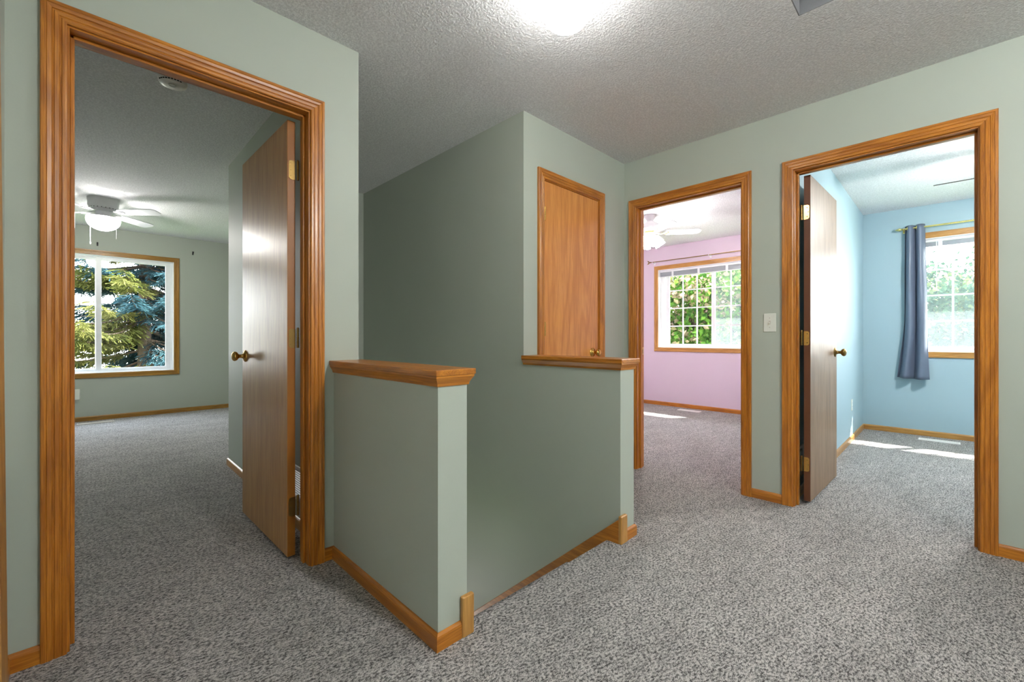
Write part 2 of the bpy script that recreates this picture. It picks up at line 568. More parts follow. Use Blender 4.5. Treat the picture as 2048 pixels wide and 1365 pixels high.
def hinge(parent, mat, zc, x_leaf, y_edge, kn, dirx):
    """butt hinge on a leaf in door-local coordinates: plate on the leaf's edge, barrel beside it"""
    h = .089
    base = Vector(parent.location)
    m = MB()
    x0, x1 = x_leaf
    vs = []
    r = .012
    # plate with two round corners, in the x-z plane at y_edge
    pts = [(x1, zc - h / 2), (x1, zc + h / 2)]
    cs = [(x0 + dirx * r, zc + h / 2 - r, 90), (x0 + dirx * r, zc - h / 2 + r, 180)]
    for cx, cz, a0 in cs:
        for k in range(5):
            a = math.radians(a0 + 90 * k / 4)
            pts.append((cx + dirx * -1 * -1 * math.cos(a) * r if dirx > 0 else cx - math.cos(a) * r, cz + math.sin(a) * r))
    r0 = [base + Vector((x, y_edge - .0025, z)) for x, z in pts]
    r1 = [base + Vector((x, y_edge + .001, z)) for x, z in pts]
    m.loft(r0, r1)
    hg = m.build('hinge', mat, parent)
    b = MB()
    c = base + Vector((kn[0], kn[1], 0))
    for k in range(5):
        za, zb = zc - h / 2 + h * k / 5 + .0006, zc - h / 2 + h * (k + 1) / 5 - .0006
        b.lathe([(.0062, za), (.0062, zb)], (c.x, c.y, base.z), n=12)
    b.lathe([(.0045, zc - h / 2), (.0045, zc + h / 2)], (c.x, c.y, base.z), n=10)
    b.lathe([(.0066, zc + h / 2), (.005, zc + h / 2 + .006), (.0001, zc + h / 2 + .007)], (c.x, c.y, base.z), n=12)
    b.build('pin', mat, hg, smooth=40)
    s = MB()
    for dz, dx in ((.028, .3), (0, .62), (-.028, .3)):
        px = x0 + (x1 - x0) * (dx if dx < .5 else .3)
        s.lathe([(.0035, 0), (.003, .0008), (.0001, .0010)], (base.x + px, base.y + y_edge - .0025, base.z + zc + dz), n=10, axis='y', sgn=-1)
    s.build('screw', mat, hg)
    return hg


# ================================================================== THE SHELL
LOW = -2.75
HX0, HY0 = XL, -1.45            # hall extents behind the camera
RX0, RX1 = -2.2, 2.45           # green bedroom extents
PX = 4.02                       # pink room's far left wall (y)
BY0 = -1.64                     # blue room's hidden wall (y)
SY = 4.006                      # stairwell end wall (y)
SL = 0.952                      # stairwell left face (x)
LY = 1.232                      # landing edge (y)

# --- floor: one carpet with the stairwell cut out
m = MB()
def rect(mb, x0, y0, x1, y1, z):
    mb.add([(x0, y0, z), (x1, y0, z), (x1, y1, z), (x0, y1, z)], [(0, 1, 2, 3)])
X_OUT, Y_OUT = FX + .14, FY + .14
FXL, FYL = -2.35, -1.8
for x0, y0, x1, y1 in ((FXL, FYL, X_OUT, LY - .012), (FXL, LY - .012, SL - .02, SY + .02), (SX + .02, LY - .012, X_OUT, SY + .02), (FXL, SY + .02, X_OUT, Y_OUT)):
    m.box(x0, y0, -.16, x1, y1, 0)
# rounded carpet nosing over the landing edge
pr = [(LY - .02, 0.0), (LY + .002, -.002), (LY + .014, -.010), (LY + .020, -.022), (LY + .016, -.034), (LY + .004, -.040), (LY - .02, -.04)]
m.loft([(SL, y, z) for y, z in pr], [(SX, y, z) for y, z in pr])
tag(m.build('floor', M_carpet), 'grey-brown carpet covering the hall and bedroom floors', 'floor', kind='structure')

# --- ceiling with the attic hatch hole
HXa, HXb, HYa, HYb = 1.42, 2.212, -.10, .463
m = MB()
for x0, y0, x1, y1 in ((FXL, FYL, X_OUT, HYa), (FXL, HYa, HXa, HYb), (HXb, HYa, X_OUT, HYb), (FXL, HYb, X_OUT, Y_OUT)):
    m.box(x0, y0, H, x1, y1, H + .12)
tag(m.build('ceiling', M_ceil), 'white textured ceiling over the hall and bedrooms', 'ceiling', kind='structure')
r = empty(trim_name(), ((HXa + HXb) / 2, (HYa + HYb) / 2, H))
tag(r, 'grey recessed attic hatch in the hall ceiling', 'ceiling hatch', kind='structure')
m = MB()
w = .018
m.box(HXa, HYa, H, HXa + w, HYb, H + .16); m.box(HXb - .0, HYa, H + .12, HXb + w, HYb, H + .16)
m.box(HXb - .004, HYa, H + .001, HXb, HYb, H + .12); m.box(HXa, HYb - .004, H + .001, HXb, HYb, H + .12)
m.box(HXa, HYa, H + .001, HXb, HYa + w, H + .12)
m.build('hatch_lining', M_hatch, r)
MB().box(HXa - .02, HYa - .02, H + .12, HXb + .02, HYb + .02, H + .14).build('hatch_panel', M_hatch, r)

# --- hall walls
D1 = (-0.040, 0.717)            # left doorway (x)
wall('wall_left', 'y', A, A + T, FXL, SL, 0, H, M_sage, [(D1[0] - .018, D1[1] + .018, 0, HEAD + .018)],
     'sage green wall with the left bedroom doorway')
PDO = (0.973, 1.733)            # pink doorway (y)
BDO = (-0.097, 0.667)           # blue doorway (y)
ops = [(PDO[0] - .018, PDO[1] + .018, 0, HEAD + .018), (BDO[0] - .018, BDO[1] + .018, 0, HEAD + .018)]
wall('wall_right', 'x', B, B + T / 2, HY0, EY + .0, 0, H, M_sage, ops, 'sage green wall between the pink and blue room doorways')
ops2 = [(PDO[0] - .018, PDO[1] + .018, 0, HEAD + .018)]
wall('wall_pink_entry', 'x', B + T / 2, B + T, .752, PX, 0, H, M_pink, ops2, 'pink wall on the inner side of its doorway')
ops3 = [(BDO[0] - .018, BDO[1] + .018, 0, HEAD + .018)]
wall('wall_blue_entry', 'x', B + T / 2, B + T, BY0, .752, 0, H, M_blue, ops3, 'blue wall on the inner side of its doorway')
CD = (2.111, 2.726)             # closet doorway (x)
wall('wall_closet', 'y', EY, EY + T, SX, B + .02, LOW, H, M_sage, [(CD[0] - .018, CD[1] + .018, -.02, HEAD + .018)],
     'sage green wall around the small oak closet door')
wall('wall_stairwell_right', 'x', SX, SX + T, EY + T, SY + T, LOW, H, M_sage, (), 'shaded sage green wall along the stairwell')
wall('wall_stairwell_end', 'y', SY, SY + T, .842, SX, LOW, H, M_sage, (), 'narrow sage green wall at the far end of the stairwell')
wall('wall_stairwell_left', 'x', .842, SL, A + T, SY, LOW, H, M_sage, (), 'sage green wall between the left bedroom and the stairwell')
wall('wall_landing', 'y', LY - .16, LY - .015, SL - .1, SX + .1, LOW, -.161, M_sage, (), 'sage green wall under the landing')
wall('wall_side', 'x', XL - T, XL, HY0, A, 0, H, M_sage, [(.80, 1.69, 0, HEAD + .018)], 'sage green hall wall at the left edge of the photo')
wall('wall_back', 'y', HY0 - T, HY0, XL - T, B + T / 2, 0, H, M_sage, (), 'sage green hall wall behind the camera')
# half walls
wall('wall_half_left', 'x', .830, SL, 1.192, A, LOW, .874, M_sage, (), 'sage green half wall beside the left doorway with an oak cap')
wall('wall_half_right', 'x', SX, 2.050, 1.167, EY, LOW, .881, M_sage, (), 'sage green half wall in front of the closet door with an oak cap')
# bedroom, pink, blue
wall('wall_bedroom_far', 'y', FY, FY + .14, FXL, RX1, 0, H, M_sage, [(-.655, .865, .588, 2.088)], 'sage green bedroom wall around the spruce view window')
wall('wall_bedroom_side', 'x', FXL, RX0, A + T, FY, 0, H, M_sage, (), 'sage green left wall of the green bedroom')
wall('wall_bedroom_right', 'x', RX1, RX1 + T, SY + T, Y_OUT, 0, H, M_sage, (), 'sage green right wall of the green bedroom')
wall('wall_bedroom_corner', 'x', .825, .842, A + T, SY + T, 0, H, M_sage, (), 'sage green wall behind the open tan door')
wall('wall_bedroom_return', 'y', SY + T, SY + T + .017, .825, RX1, 0, H, M_sage, (), 'sage green return wall past the open tan door')
PW = (1.588, 3.182); BW = (-1.222, .275); WZ = (.885, 2.092)
wall('wall_pink_far', 'x', FX, FX + .14, .752, PX, 0, H, M_pink, [(PW[0], PW[1], WZ[0], WZ[1])], 'pink lilac wall around the window with grilles')
wall('wall_blue_far', 'x', FX, FX + .14, BY0, .752, 0, H, M_blue, [(BW[0], BW[1], WZ[0], WZ[1])], 'light blue wall around the curtained window')
wall('wall_pink_left', 'y', PX, PX + T, B + T / 2, X_OUT, 0, H, M_pink, (), 'pink left wall of the pink room')
wall('wall_pink_right', 'y', .752, .809, B + T, FX, 0, H, M_pink, (), 'pink right wall of the pink room')
wall('wall_blue_left', 'y', .695, .752, B + T, FX, 0, H, M_blue, (), 'light blue wall beside the open brown door')
wall('wall_blue_right', 'y', BY0 - T, BY0, B + T / 2, X_OUT, 0, H, M_blue, (), 'light blue right wall of the blue room')
# closet interior back so that nothing leaks
wall('wall_closet_back', 'y', EY + .70, EY + .76, SX + T, B + T / 2, 0, H, M_white_trim, (), 'white back wall inside the closet')

# --- staircase going down from the landing
m = MB()
n, rise, run = 13, .206, .238
for k in range(n - 1):
    y0 = LY + .0 + k * run
    z1 = -(k + 1) * rise
    if y0 >= SY - .05: break
    m.box(SL, y0, z1 - .24, SX, min(y0 + run + .03, SY), z1)
tag(m.build('staircase', M_carpet, bevel=.015), 'carpeted stairs going down between the two half walls', 'stairs', kind='structure')
MB().box(SL - .2, LY - .2, LOW - .1, SX + .2, SY + .2, LOW).build('floor_lower', M_carpet)
tag(bpy.data.objects['floor_lower'], 'carpeted lower floor at the foot of the stairs', 'floor', kind='structure')

# skirt boards down the stairs with vertical end blocks
def skirt(xa, xb, y0, label):
    r = empty(trim_name(), ((xa + xb) / 2, y0, 0))
    tag(r, label, 'skirt board', kind='structure')
    sl = -.857
    def zz(y): return .132 + sl * (y - 1.157)
    ye = SY - .01
    ring = [(y0 + .012, zz(y0 + .012)), (ye, zz(ye)), (ye, zz(ye) - .33), (y0 + .012, -.16)]
    MB().loft([(xa, y, z) for y, z in ring], [(xb, y, z) for y, z in ring]).build('board', M_oak['y'], r, bevel=.004)
    return r
s1 = skirt(SL + .0005, SL + .019, 1.176, 'oak skirt board and end block on the left half wall')
m = MB().box(.921, 1.173, 0, .972, 1.1925, .141)
m.build('end_block', M_oak_pale['z'], s1, bevel=.006, seg=3)
s2 = skirt(SX - .019, SX - .0005, 1.150, 'oak skirt board and end block on the right half wall')
m = MB().box(1.898, 1.148, 0, 1.958, 1.1675, .141)
m.build('end_block', M_oak_pale['z'], s2, bevel=.006, seg=3)

# half wall caps
def cap(x0, x1, y0, y1, ztop, label, over, mats, left_mold, right_mold, back_mold=False):
    r = empty(trim_name(), ((x0 + x1) / 2, (y0 + y1) / 2, ztop))
    tag(r, label, 'half wall cap', kind='structure')
    MB().box(x0, y0, ztop - .0205, x1, y1, ztop).build('cap_board', mats['y'], r, bevel=.0025)
    PR = [(0, 0), (0, .005), (.010, .007), (.022, .014), (.030, .019), (.036, .019), (.036, 0)]
    zb = ztop - .0565
    wx0, wx1, wy0 = left_mold, right_mold, y0 + over
    m = MB()
    strip(m, PR, (wx0, wy0, zb), (wx0, y1, zb), (0, 0, 1), (-1, 0, 0), b0=1)
    m.build('cap_molding', mats['y'], r)
    m = MB()
    strip(m, PR, (wx1, wy0, zb), (wx1, y1, zb), (0, 0, 1), (1, 0, 0), b0=1)
    m.build('cap_molding', mats['y'], r)
    m = MB()
    strip(m, PR, (wx0, wy0, zb), (wx1, wy0, zb), (0, 0, 1), (0, -1, 0), b0=1, b1=1)
    m.build('cap_molding', mats['x'], r)
    return r
cap(.808, .976, 1.170, A, .930, 'honey oak cap on the left half wall', .022, M_oak, .830, SL)
cap(1.896, 2.074, 1.145, EY, .929, 'honey oak cap on the right half wall below the closet door', .022, M_oak, SX, 2.050)

# --- door frames and doors
door_frame('y', A, A + T, D1[0], D1[1], M_oak, 'tall honey oak frame of the left bedroom doorway')
door_frame('x', B, B + T, PDO[0], PDO[1], M_oak, 'honey oak frame of the pink room doorway', strike=(PDO[1], B + .085))
door_frame('x', B, B + T, BDO[0], BDO[1], M_oak, 'honey oak frame of the blue room doorway')
door_frame('y', EY, EY + T, CD[0], CD[1], M_oak, 'honey oak frame of the small closet door', sides=(True, False), stop=EY + .04)
# casing at the left photo edge, slightly out of plumb
r = empty(trim_name(), (XL, 1.25, 0))
tag(r, 'blurry oak door casing at the left photo edge', 'door frame', kind='structure')
m = MB()
sl = [(0.0, 0.0), (0.0, .012), (.030, .016), (.055, .018), (.060, .014), (.060, 0.0)]
r0 = [(XL + b + (.010 if b > 0 else 0), 1.69 + .03 + a + .03, 0) for a, b in sl]
r1 = [(XL + b - (.007 if b > .008 else 0), 1.69 + .03 + a + .03, HEAD + .07) for a, b in sl]
m.loft(r0, r1)
m.build('casing', M_oak_pale['z'], r)
MB().box(XL - T, 1.69, 0, XL + .004, 1.75, HEAD + .018).build('jamb', M_oak_pale['z'], r)
r = empty('door_4', (XL - .05, 1.245, 0))  # unseen leaf added to stop sky leaking in, white for neutral bounce
tag(r, 'added white door leaf closing off the hall wall beside the camera', 'door', kind='structure')
MB().box(XL - .075, .803, .015, XL - .040, 1.687, HEAD + .012).build('leaf', M_white_trim, r, bevel=.0015)
MB().lathe(knob_profile(), (XL - .040, .868, .93), 28, 'x', sgn=1).build('knob', M_brass, r, smooth=50)


def leaf_door(name, w, mat, edge_mat, label, z0=.02, z1=2.05, t=.035, backset=.06, knob_mat=None, hinge_mat=None, hinges=(.247, 1.034, 1.821),
              mirror=False, hx=None):
    """leaf along +y from the pivot at its hinge-edge corner, thickness along -x..0 (local), seen face at x=-t"""
    return None


# left bedroom door, opened into the room: leaf runs along +y
r = empty('door_1', (.6975, 2.157, 0), math.radians(1.0))
tag(r, 'tan flush door standing open inside the left doorway', 'door', kind='structure')
def local_build(mb, name, mat, parent, **k):
    """mesh given in the parent's local frame"""
    base = Vector((0, 0, 0)); q = parent
    while q is not None: base += Vector(q.location); q = q.parent
    mb.v = [tuple(Vector(p) + base) for p in mb.v]
    return mb.build(name, mat, parent, **k)
m = MB()
t, w, z0, z1 = .035, .750, .018, 2.050
m.box(-t, 0, z0, 0, w, z1)
m.mi = [1, 1, 1, 0, 1, 0]
o = local_build(m, 'leaf', [M_door_tan, M_door_edge2], r, bevel=.0015)
kb = local_build(MB().lathe(knob_profile(), (-t, w - .062, .932), 28, 'x', sgn=-1), 'knob', M_brass, r, smooth=50)
kb = local_build(MB().lathe(knob_profile(), (0, w - .062, .932), 28, 'x', sgn=1), 'knob', M_brass, r, smooth=50)
for zc in (.247, 1.034, 1.821):
    hinge(r, M_brass_old, zc, (-t + .006, 0), 0.0, (.010, -.004), 1)

# blue room door: leaf runs along +x
r = empty('door_2', (3.198, .641, 0), math.radians(-1.6))
tag(r, 'dark brown flush door with grey sheen open in the blue room doorway', 'door', kind='structure')
w = .745
m = MB()
m.box(0, -t, z0, w, 0, z1)
m.mi = [1, 1, 0, 1, 0, 1]
local_build(m, 'leaf', [M_door_brown, M_door_edge], r, bevel=.0015)
local_build(MB().lathe(knob_profile(), (w - .062, -t, .932), 28, 'y', sgn=-1), 'knob', M_brass_old, r, smooth=50)
local_build(MB().lathe(knob_profile(), (w - .062, 0, .932), 28, 'y', sgn=1), 'knob', M_brass_old, r, smooth=50)
def hinge_y(parent, mat, zc):
    h = .089; rr = .012
    pts = [(0, zc - h / 2), (0, zc + h / 2)]
    for cy, cz, a0 in ((-.029 + rr, zc + h / 2 - rr, 90), (-.029 + rr, zc - h / 2 + rr, 180)):
        for k in range(5):
            a = math.radians(a0 + 90 * k / 4)
            pts.append((cy + math.cos(a) * rr, cz + math.sin(a) * rr))
    m = MB().loft([(-.0025, y, z) for y, z in pts], [(.001, y, z) for y, z in pts])
    hg = local_build(m, 'hinge', mat, parent)
    b = MB()
    for k in range(5):
        za, zb = zc - h / 2 + h * k / 5 + .0006, zc - h / 2 + h * (k + 1) / 5 - .0006
        b.lathe([(.0062, za), (.0062, zb)], (-.004, .011, 0), n=12)
    b.lathe([(.0045, zc - h / 2), (.0045, zc + h / 2)], (-.004, .011, 0), n=10)
    b.lathe([(.0066, zc + h / 2), (.005, zc + h / 2 + .006), (.0001, zc + h / 2 + .007)], (-.004, .011, 0), n=12)
    local_build(b, 'pin', M_brass_old, hg, smooth=40)
    s = MB()
    for dz, dy in ((.028, -.018), (0, -.024), (-.028, -.018)):
        s.lathe([(.0035, 0), (.003, .0008), (.0001, .001)], (-.0025, dy, zc + dz), n=10, axis='x', sgn=-1)
    local_build(s, 'screw', M_brass_old, hg)
for zc in (.247, 1.034, 1.821): hinge_y(r, M_brass, zc)

# closet door
r = empty('door_3', ((CD[0] + CD[1]) / 2, EY, 0))
tag(r, 'small oak closet door with cathedral grain and brass knob', 'door', kind='structure')
MB().box(CD[0] + .003, EY + .001, .018, CD[1] - .003, EY + .036, HEAD - .004).build('leaf', M_door_oak, r, bevel=.0015)
MB().lathe(knob_profile(), (CD[1] - .075, EY + .001, .93), 28, 'y', sgn=-1).build('knob', M_brass, r, smooth=50)
for zc in (.30, 1.095, 1.842):
    b = MB()
    for k in range(5):
        za, zb = zc - .042 + .084 * k / 5 + .0006, zc - .042 + .084 * (k + 1) / 5 - .0006
        b.lathe([(.0062, za), (.0062, zb)], (CD[0] + .001, EY - .0055, 0), n=12)
    b.lathe([(.005, zc - .046), (.0045, zc + .046)], (CD[0] + .001, EY - .0055, 0), n=10)
    b.build('hinge', M_brass, r, smooth=40)

# --- baseboards
baseboard('half_left', (.830, 1.192), (.830, A), (-1, 0), b0=1, label='oak baseboard along the left half wall')
baseboard('half_left_end', (.830, 1.192), (.921, 1.192), (0, -1), b0=1, label='short oak baseboard on the end of the left half wall')
baseboard('half_right_end', (1.958, 1.167), (2.050, 1.167), (0, -1), b1=1, label='short oak baseboard on the end of the right half wall')
baseboard('half_right', (2.050, 1.167), (2.050, EY), (1, 0), b0=1, label='oak baseboard behind the right half wall')
baseboard('left', (D1[1] + .066, A), (.830, A), (0, -1), label='oak baseboard right of the left doorway')
baseboard('left_corner', (XL, A), (D1[0] - .066, A), (0, -1), label='oak baseboard left of the left doorway')
baseboard('side', (XL, 1.78), (XL, A), (1, 0), label='oak baseboard at the far left photo edge')
baseboard('right_between', (B, BDO[1] + .066), (B, PDO[0] - .066), (-1, 0), label='oak baseboard between the pink and blue doorways')
baseboard('right', (B, HY0), (B, BDO[0] - .066), (-1, 0), label='oak baseboard right of the blue doorway')
baseboard('closet', (CD[1] + .066, EY), (B, EY), (0, -1), label='oak baseboard right of the closet door')
baseboard('bedroom_far', (RX0, FY), (RX1, FY), (0, -1), mats=M_oak_yel, label='yellowish oak baseboard under the spruce view window')
baseboard('bedroom_corner', (.825, A + T), (.825, SY + T + .017), (-1, 0), b1=1, mats=M_oak_pale, label='pale oak baseboard behind the open tan door')
baseboard('bedroom_return', (.825, SY + T + .017), (RX1, SY + T + .017), (0, 1), b0=1, mats=M_oak_pale, label='pale oak baseboard past the bedroom corner')
baseboard('pink_far', (FX, .809), (FX, PX), (-1, 0), label='oak baseboard under the pink room window')
baseboard('pink_left', (B + T, PX), (FX, PX), (0, -1), label='oak baseboard on the pink left wall')
baseboard('blue_far', (FX, BY0), (FX, .695), (-1, 0), mats=M_oak_pale, label='oak baseboard under the blue room window')
baseboard('blue_left', (B + T + .06, .695), (FX, .695), (0, -1), mats=M_oak_pale, label='oak baseboard on the blue left wall')


# ================================================================== WINDOWS
def sash_window(name, axis, face, ua, ub, za, zb, mats, label, grille, screens=(), dirn=1, deep=.075, fw=.026, in_right=True):
    """axis: wall normal axis; face: inner wall face; opening ua..ub, za..zb; window looks out along +axis"""
    def P(u, d, z): return (d, u, z) if axis == 'x' else (u, d, z)
    uax = 'y' if axis == 'x' else 'x'
    root = empty(name, P((ua + ub) / 2, face, za))
    tag(root, label, 'window', kind='structure')
    nr = Vector(P(0, -1, 0))
    U = Vector(P(1, 0, 0))
    g = .004
    C = [(a, b) for a, b in CASING]
    strip(MB(), C, P(ua + g, face, za + g), P(ua + g, face, zb - g), -U, nr, m0=1, m1=1).build('casing', mats['z'], root)
    strip(MB(), C, P(ub - g, face, za + g), P(ub - g, face, zb - g), U, nr, m0=1, m1=1).build('casing', mats['z'], root)
    strip(MB(), C, P(ua + g, face, zb - g), P(ub - g, face, zb - g), (0, 0, 1), nr, m0=1, m1=1).build('casing', mats[uax], root)
    strip(MB(), C, P(ua + g, face, za + g), P(ub - g, face, za + g), (0, 0, -1), nr, m0=1, m1=1).build('casing', mats[uax], root)
    # white jamb liner + fixed frame
    m = MB(); j = .012
    d1 = face + .138
    m.box(*P(ua, face, za), *P(ua + j, d1, zb)); m.box(*P(ub - j, face, za), *P(ub, d1, zb))
    m.box(*P(ua + j, face, za), *P(ub - j, d1, za + j)); m.box(*P(ua + j, face, zb - j), *P(ub - j, d1, zb))
    fa, fb = face + deep, face + deep + .055
    q = j + fw
    m.box(*P(ua + j, fa, za + j), *P(ua + q, fb, zb - j)); m.box(*P(ub - q, fa, za + j), *P(ub - j, fb, zb - j))
    m.box(*P(ua + q, fa, za + j), *P(ub - q, fb, za + j + .014)); m.box(*P(ua + q, fa, zb - j - .014), *P(ub - q, fb, zb - j))
    m.build('window_frame', M_white, root, bevel=.0015)
    mid = (ua + ub) / 2
    lo, hi = za + j + .014, zb - j - .014
    for k, (a, b) in enumerate(((ua + q, mid + .022), (mid - .022, ub - q))):
        dd = fa + .006 if (k == 1) == in_right else fa + .030
        st = .052; rl = .034
        m = MB()
        d2 = dd + .022
        m.box(*P(a, dd, lo), *P(a + st, d2, hi)); m.box(*P(b - st, dd, lo), *P(b, d2, hi))
        m.box(*P(a + st, dd, lo), *P(b - st, d2, lo + rl)); m.box(*P(a + st, dd, hi - rl), *P(b - st, d2, hi))
        s = m.build('sash', M_white, root, bevel=.002)
        gm = MB(); gm.box(*P(a + st - .004, dd + .010, lo + rl - .004), *P(b - st + .004, dd + .014, hi - rl + .004))
        gm.build('pane', M_glass, s)
        if grille:
            gr = MB()
            nc, nrw = grille
            for i in range(1, nc):
                u = a + st + (b - a - 2 * st) * i / nc
                gr.box(*P(u - .009, dd + .003, lo + rl), *P(u + .009, dd + .0095, hi - rl))
            for i in range(1, nrw):
                z = lo + rl + (hi - lo - 2 * rl) * i / nrw
                gr.box(*P(a + st, dd + .0035, z - .009), *P(b - st, dd + .009, z + .009))
            gr.build('grille', M_white, s)
        if k in screens:
            sm = MB(); sm.box(*P(a + .01, fb + .008, lo), *P(b - .01, fb + .0085, hi))
            sm.build('insect_screen', M_screen, s)
    return root

w1 = sash_window('window_1', 'y', FY, -.655, .865, .588, 2.088, M_oak_yel, 'sliding white window framed in yellow oak looking onto spruces', None, (), deep=.05)
sash_window('window_2', 'x', FX, PW[0], PW[1], WZ[0], WZ[1], M_oak_pale, 'white window with grilles in the pink room', (3, 4), (0,), in_right=False, fw=.072)
sash_window('window_3', 'x', FX, BW[0], BW[1], WZ[0], WZ[1], M_oak_pale, 'white window with grilles behind the blue curtain', (3, 4), (0, 1), in_right=False)


# raised mini blinds
def blind(x, ya, yb, ztop, zbot, label, wand_y, wand_len):
    r = empty('mini_blind', (x, (ya + yb) / 2, ztop))
    tag(r, label, 'blind', group=None)
    MB().box(x - .014, ya, ztop - .026, x + .014, yb, ztop).build('headrail', M_white, r, bevel=.002)
    m = MB()
    z = ztop - .030
    while z > zbot + .014:
        m.box(x - .012, ya + .004, z - .0022, x + .012, yb - .004, z)
        z -= .0034
    m.build('slat_stack', M_slat, r)
    MB().box(x - .012, ya + .004, zbot, x + .012, yb - .004, zbot + .010).build('bottom_rail', M_white, r, bevel=.002)
    m = MB(); m.tube([(x - .018, wand_y, ztop - .02), (x - .022, wand_y - .002, ztop - .02 - wand_len)], .004, 6)
    m.build('wand', M_white, r)
    for k in range(4):
        y = ya + (yb - ya) * (.12 + .25 * k)
        MB().box(x - .0155, y - .016, zbot - .002, x + .0155, y + .016, ztop - .026).build('lift_clip', M_white, r)
    return r
blind(FX + .052, PW[0] + .016, PW[1] - .016, 2.078, 1.975, 'raised grey mini blind at the top of the pink room window', 2.955, .16)
blind(FX + .052, BW[0] + .016, BW[1] - .016, 2.078, 1.990, 'raised grey mini blind at the top of the blue room window', .098, .52)


# curtain rods
def rod(x, ya, yb, z, rad, mat, label, finial, brackets, wallx):
    r = empty('curtain_rod', (x, (ya + yb) / 2, z))
    tag(r, label, 'curtain rod')
    MB().tube([(x, ya, z), (x, yb, z)], rad, 12).build('rod', mat, r, smooth=40)
    for y, s in ((ya, -1), (yb, 1)):
        if finial == 'spear':
            MB().lathe([(rad * .9, -.002), (rad * 1.6, .004), (rad * 1.1, .010), (rad * 2.1, .024), (rad * 1.7, .036), (rad * .8, .052), (.0003, .064)],
                       (x, y, z), 16, 'y', sgn=s).build('finial', mat, r, smooth=50)
        else:
            m = MB().lathe([(rad * .9, -.002), (rad * 1.8, .004), (rad * 1.2, .012), (rad * 1.6, .020), (.001, .03)], (x, y, z), 12, 'y', sgn=s)
            for a in (-1, 1):
                m.tube([(x, y + s * .022, z), (x, y + s * .04, z + a * .014), (x, y + s * .062, z + a * .030)], [.004, .011, .001], 8)
            m.build('finial', mat, r, smooth=60)
    for y in brackets:
        m = MB()
        m.box(wallx - .004, y - .012, z - .035, wallx, y + .012, z + .02)
        m.tube([(wallx, y, z - .014), (x, y, z - .014), (x - rad - .004, y, z - .010), (x - rad - .006, y, z + .004)], .004, 6)
        m.build('bracket', M_white if finial != 'spear' else mat, r)
    return r
rod(FX - .075, -1.42, .355, 2.202, .0085, M_gold, 'gold curtain rod with pointed tip over the blue room window', 'spear', (.345, -1.40), FX)
rod(FX - .070, 1.46, 3.262, 2.210, .006, M_brass_old, 'thin bronze curtain rod over the pink room window', 'leaf', (3.235, 2.385, 1.50), FX)


# curtain: one gathered slate blue panel
def curtain():
    NS, NZ = 120, 40
    vs, fs = [], []
    for j in range(NZ + 1):
        v = j / NZ
        z = 2.232 - v * (2.232 - .612)
        ya = .345 + .055 * max(0, (v - .62) / .38) ** 1.5 + .012 * v          # left edge
        yb = .183 - .030 * v                                                 # right edge
        for i in range(NS + 1):
            u = i / NS
            ph = u * 2 * PI * 2.15 + .6
            amp = (.034 + .014 * v)
            x = FX - .076 + amp * math.sin(ph) * (1 - .25 * u) + .004 * math.sin(13 * v + 5 * u)
            if u > .62: x -= .030 * (u - .62) / .38 * (.4 + .6 * v) * math.sin(PI * (u - .62) / .38 * .5)
            y = ya + (yb - ya) * (u + .045 * math.sin(ph * 1.0 + 1.2)) + .004 * math.sin(9 * v + 14 * u) * v
            vs.append((x, y, z - .012 * v * math.sin(u * 2.2)))
    for j in range(NZ):
        for i in range(NS):
            a = j * (NS + 1) + i
            fs.append((a, a + 1, a + NS + 2, a + NS + 1))
    m = MB(); m.add(vs, fs)
    r = empty('curtain', (FX - .076, .27, 2.202))
    tag(r, 'slate blue satin curtain hanging beside the blue room window', 'curtain')
    o = m.build('panel', M_curtain, r, smooth=80, fix=False)
    s = o.modifiers.new('solid', 'SOLIDIFY'); s.thickness = .0025
    for y in (.214, .246, .318):
        MB().lathe([(.0155, -.004), (.022, -.004), (.022, .004), (.0155, .004), (.0155, -.004)], (FX - .075, y, 2.202), 20, 'y').build('grommet', M_gold, r, smooth=30)
curtain()


# ================================================================== FIXTURES
# hall ceiling light, plus a rear globe added as fill
def globe_light(LX, LYY, label, globe_mat):
  r = empty('ceiling_light', (LX, LYY, H))
  tag(r, label, 'ceiling light')
  MB().lathe([(.0, 0), (.078, 0), (.080, -.004), (.078, -.010), (.066, -.016), (.058, -.030), (.054, -.050), (.058, -.054), (.058, -.060), (.050, -.062)], (LX, LYY, H), 40).build('brass_base', M_brass, r, smooth=40)
  gp = [(.050, -.055), (.056, -.062)]
  for k in range(1, 15):
      a = math.radians(58 - k * (148 / 14))
      gp.append((.0945 * math.cos(a), -.120 + .074 * math.sin(a)))
  gp[-1] = (.0005, -.194)
  MB().lathe(gp, (LX, LYY, H), 40).build('glass_globe', globe_mat, r, smooth=60)

globe_light(1.338, 1.053, 'lit white globe light with brass base on the hall ceiling', M_globe)
globe_light(1.25, -1.05, 'added fill globe light on the hall ceiling behind the camera', M_fill_globe)

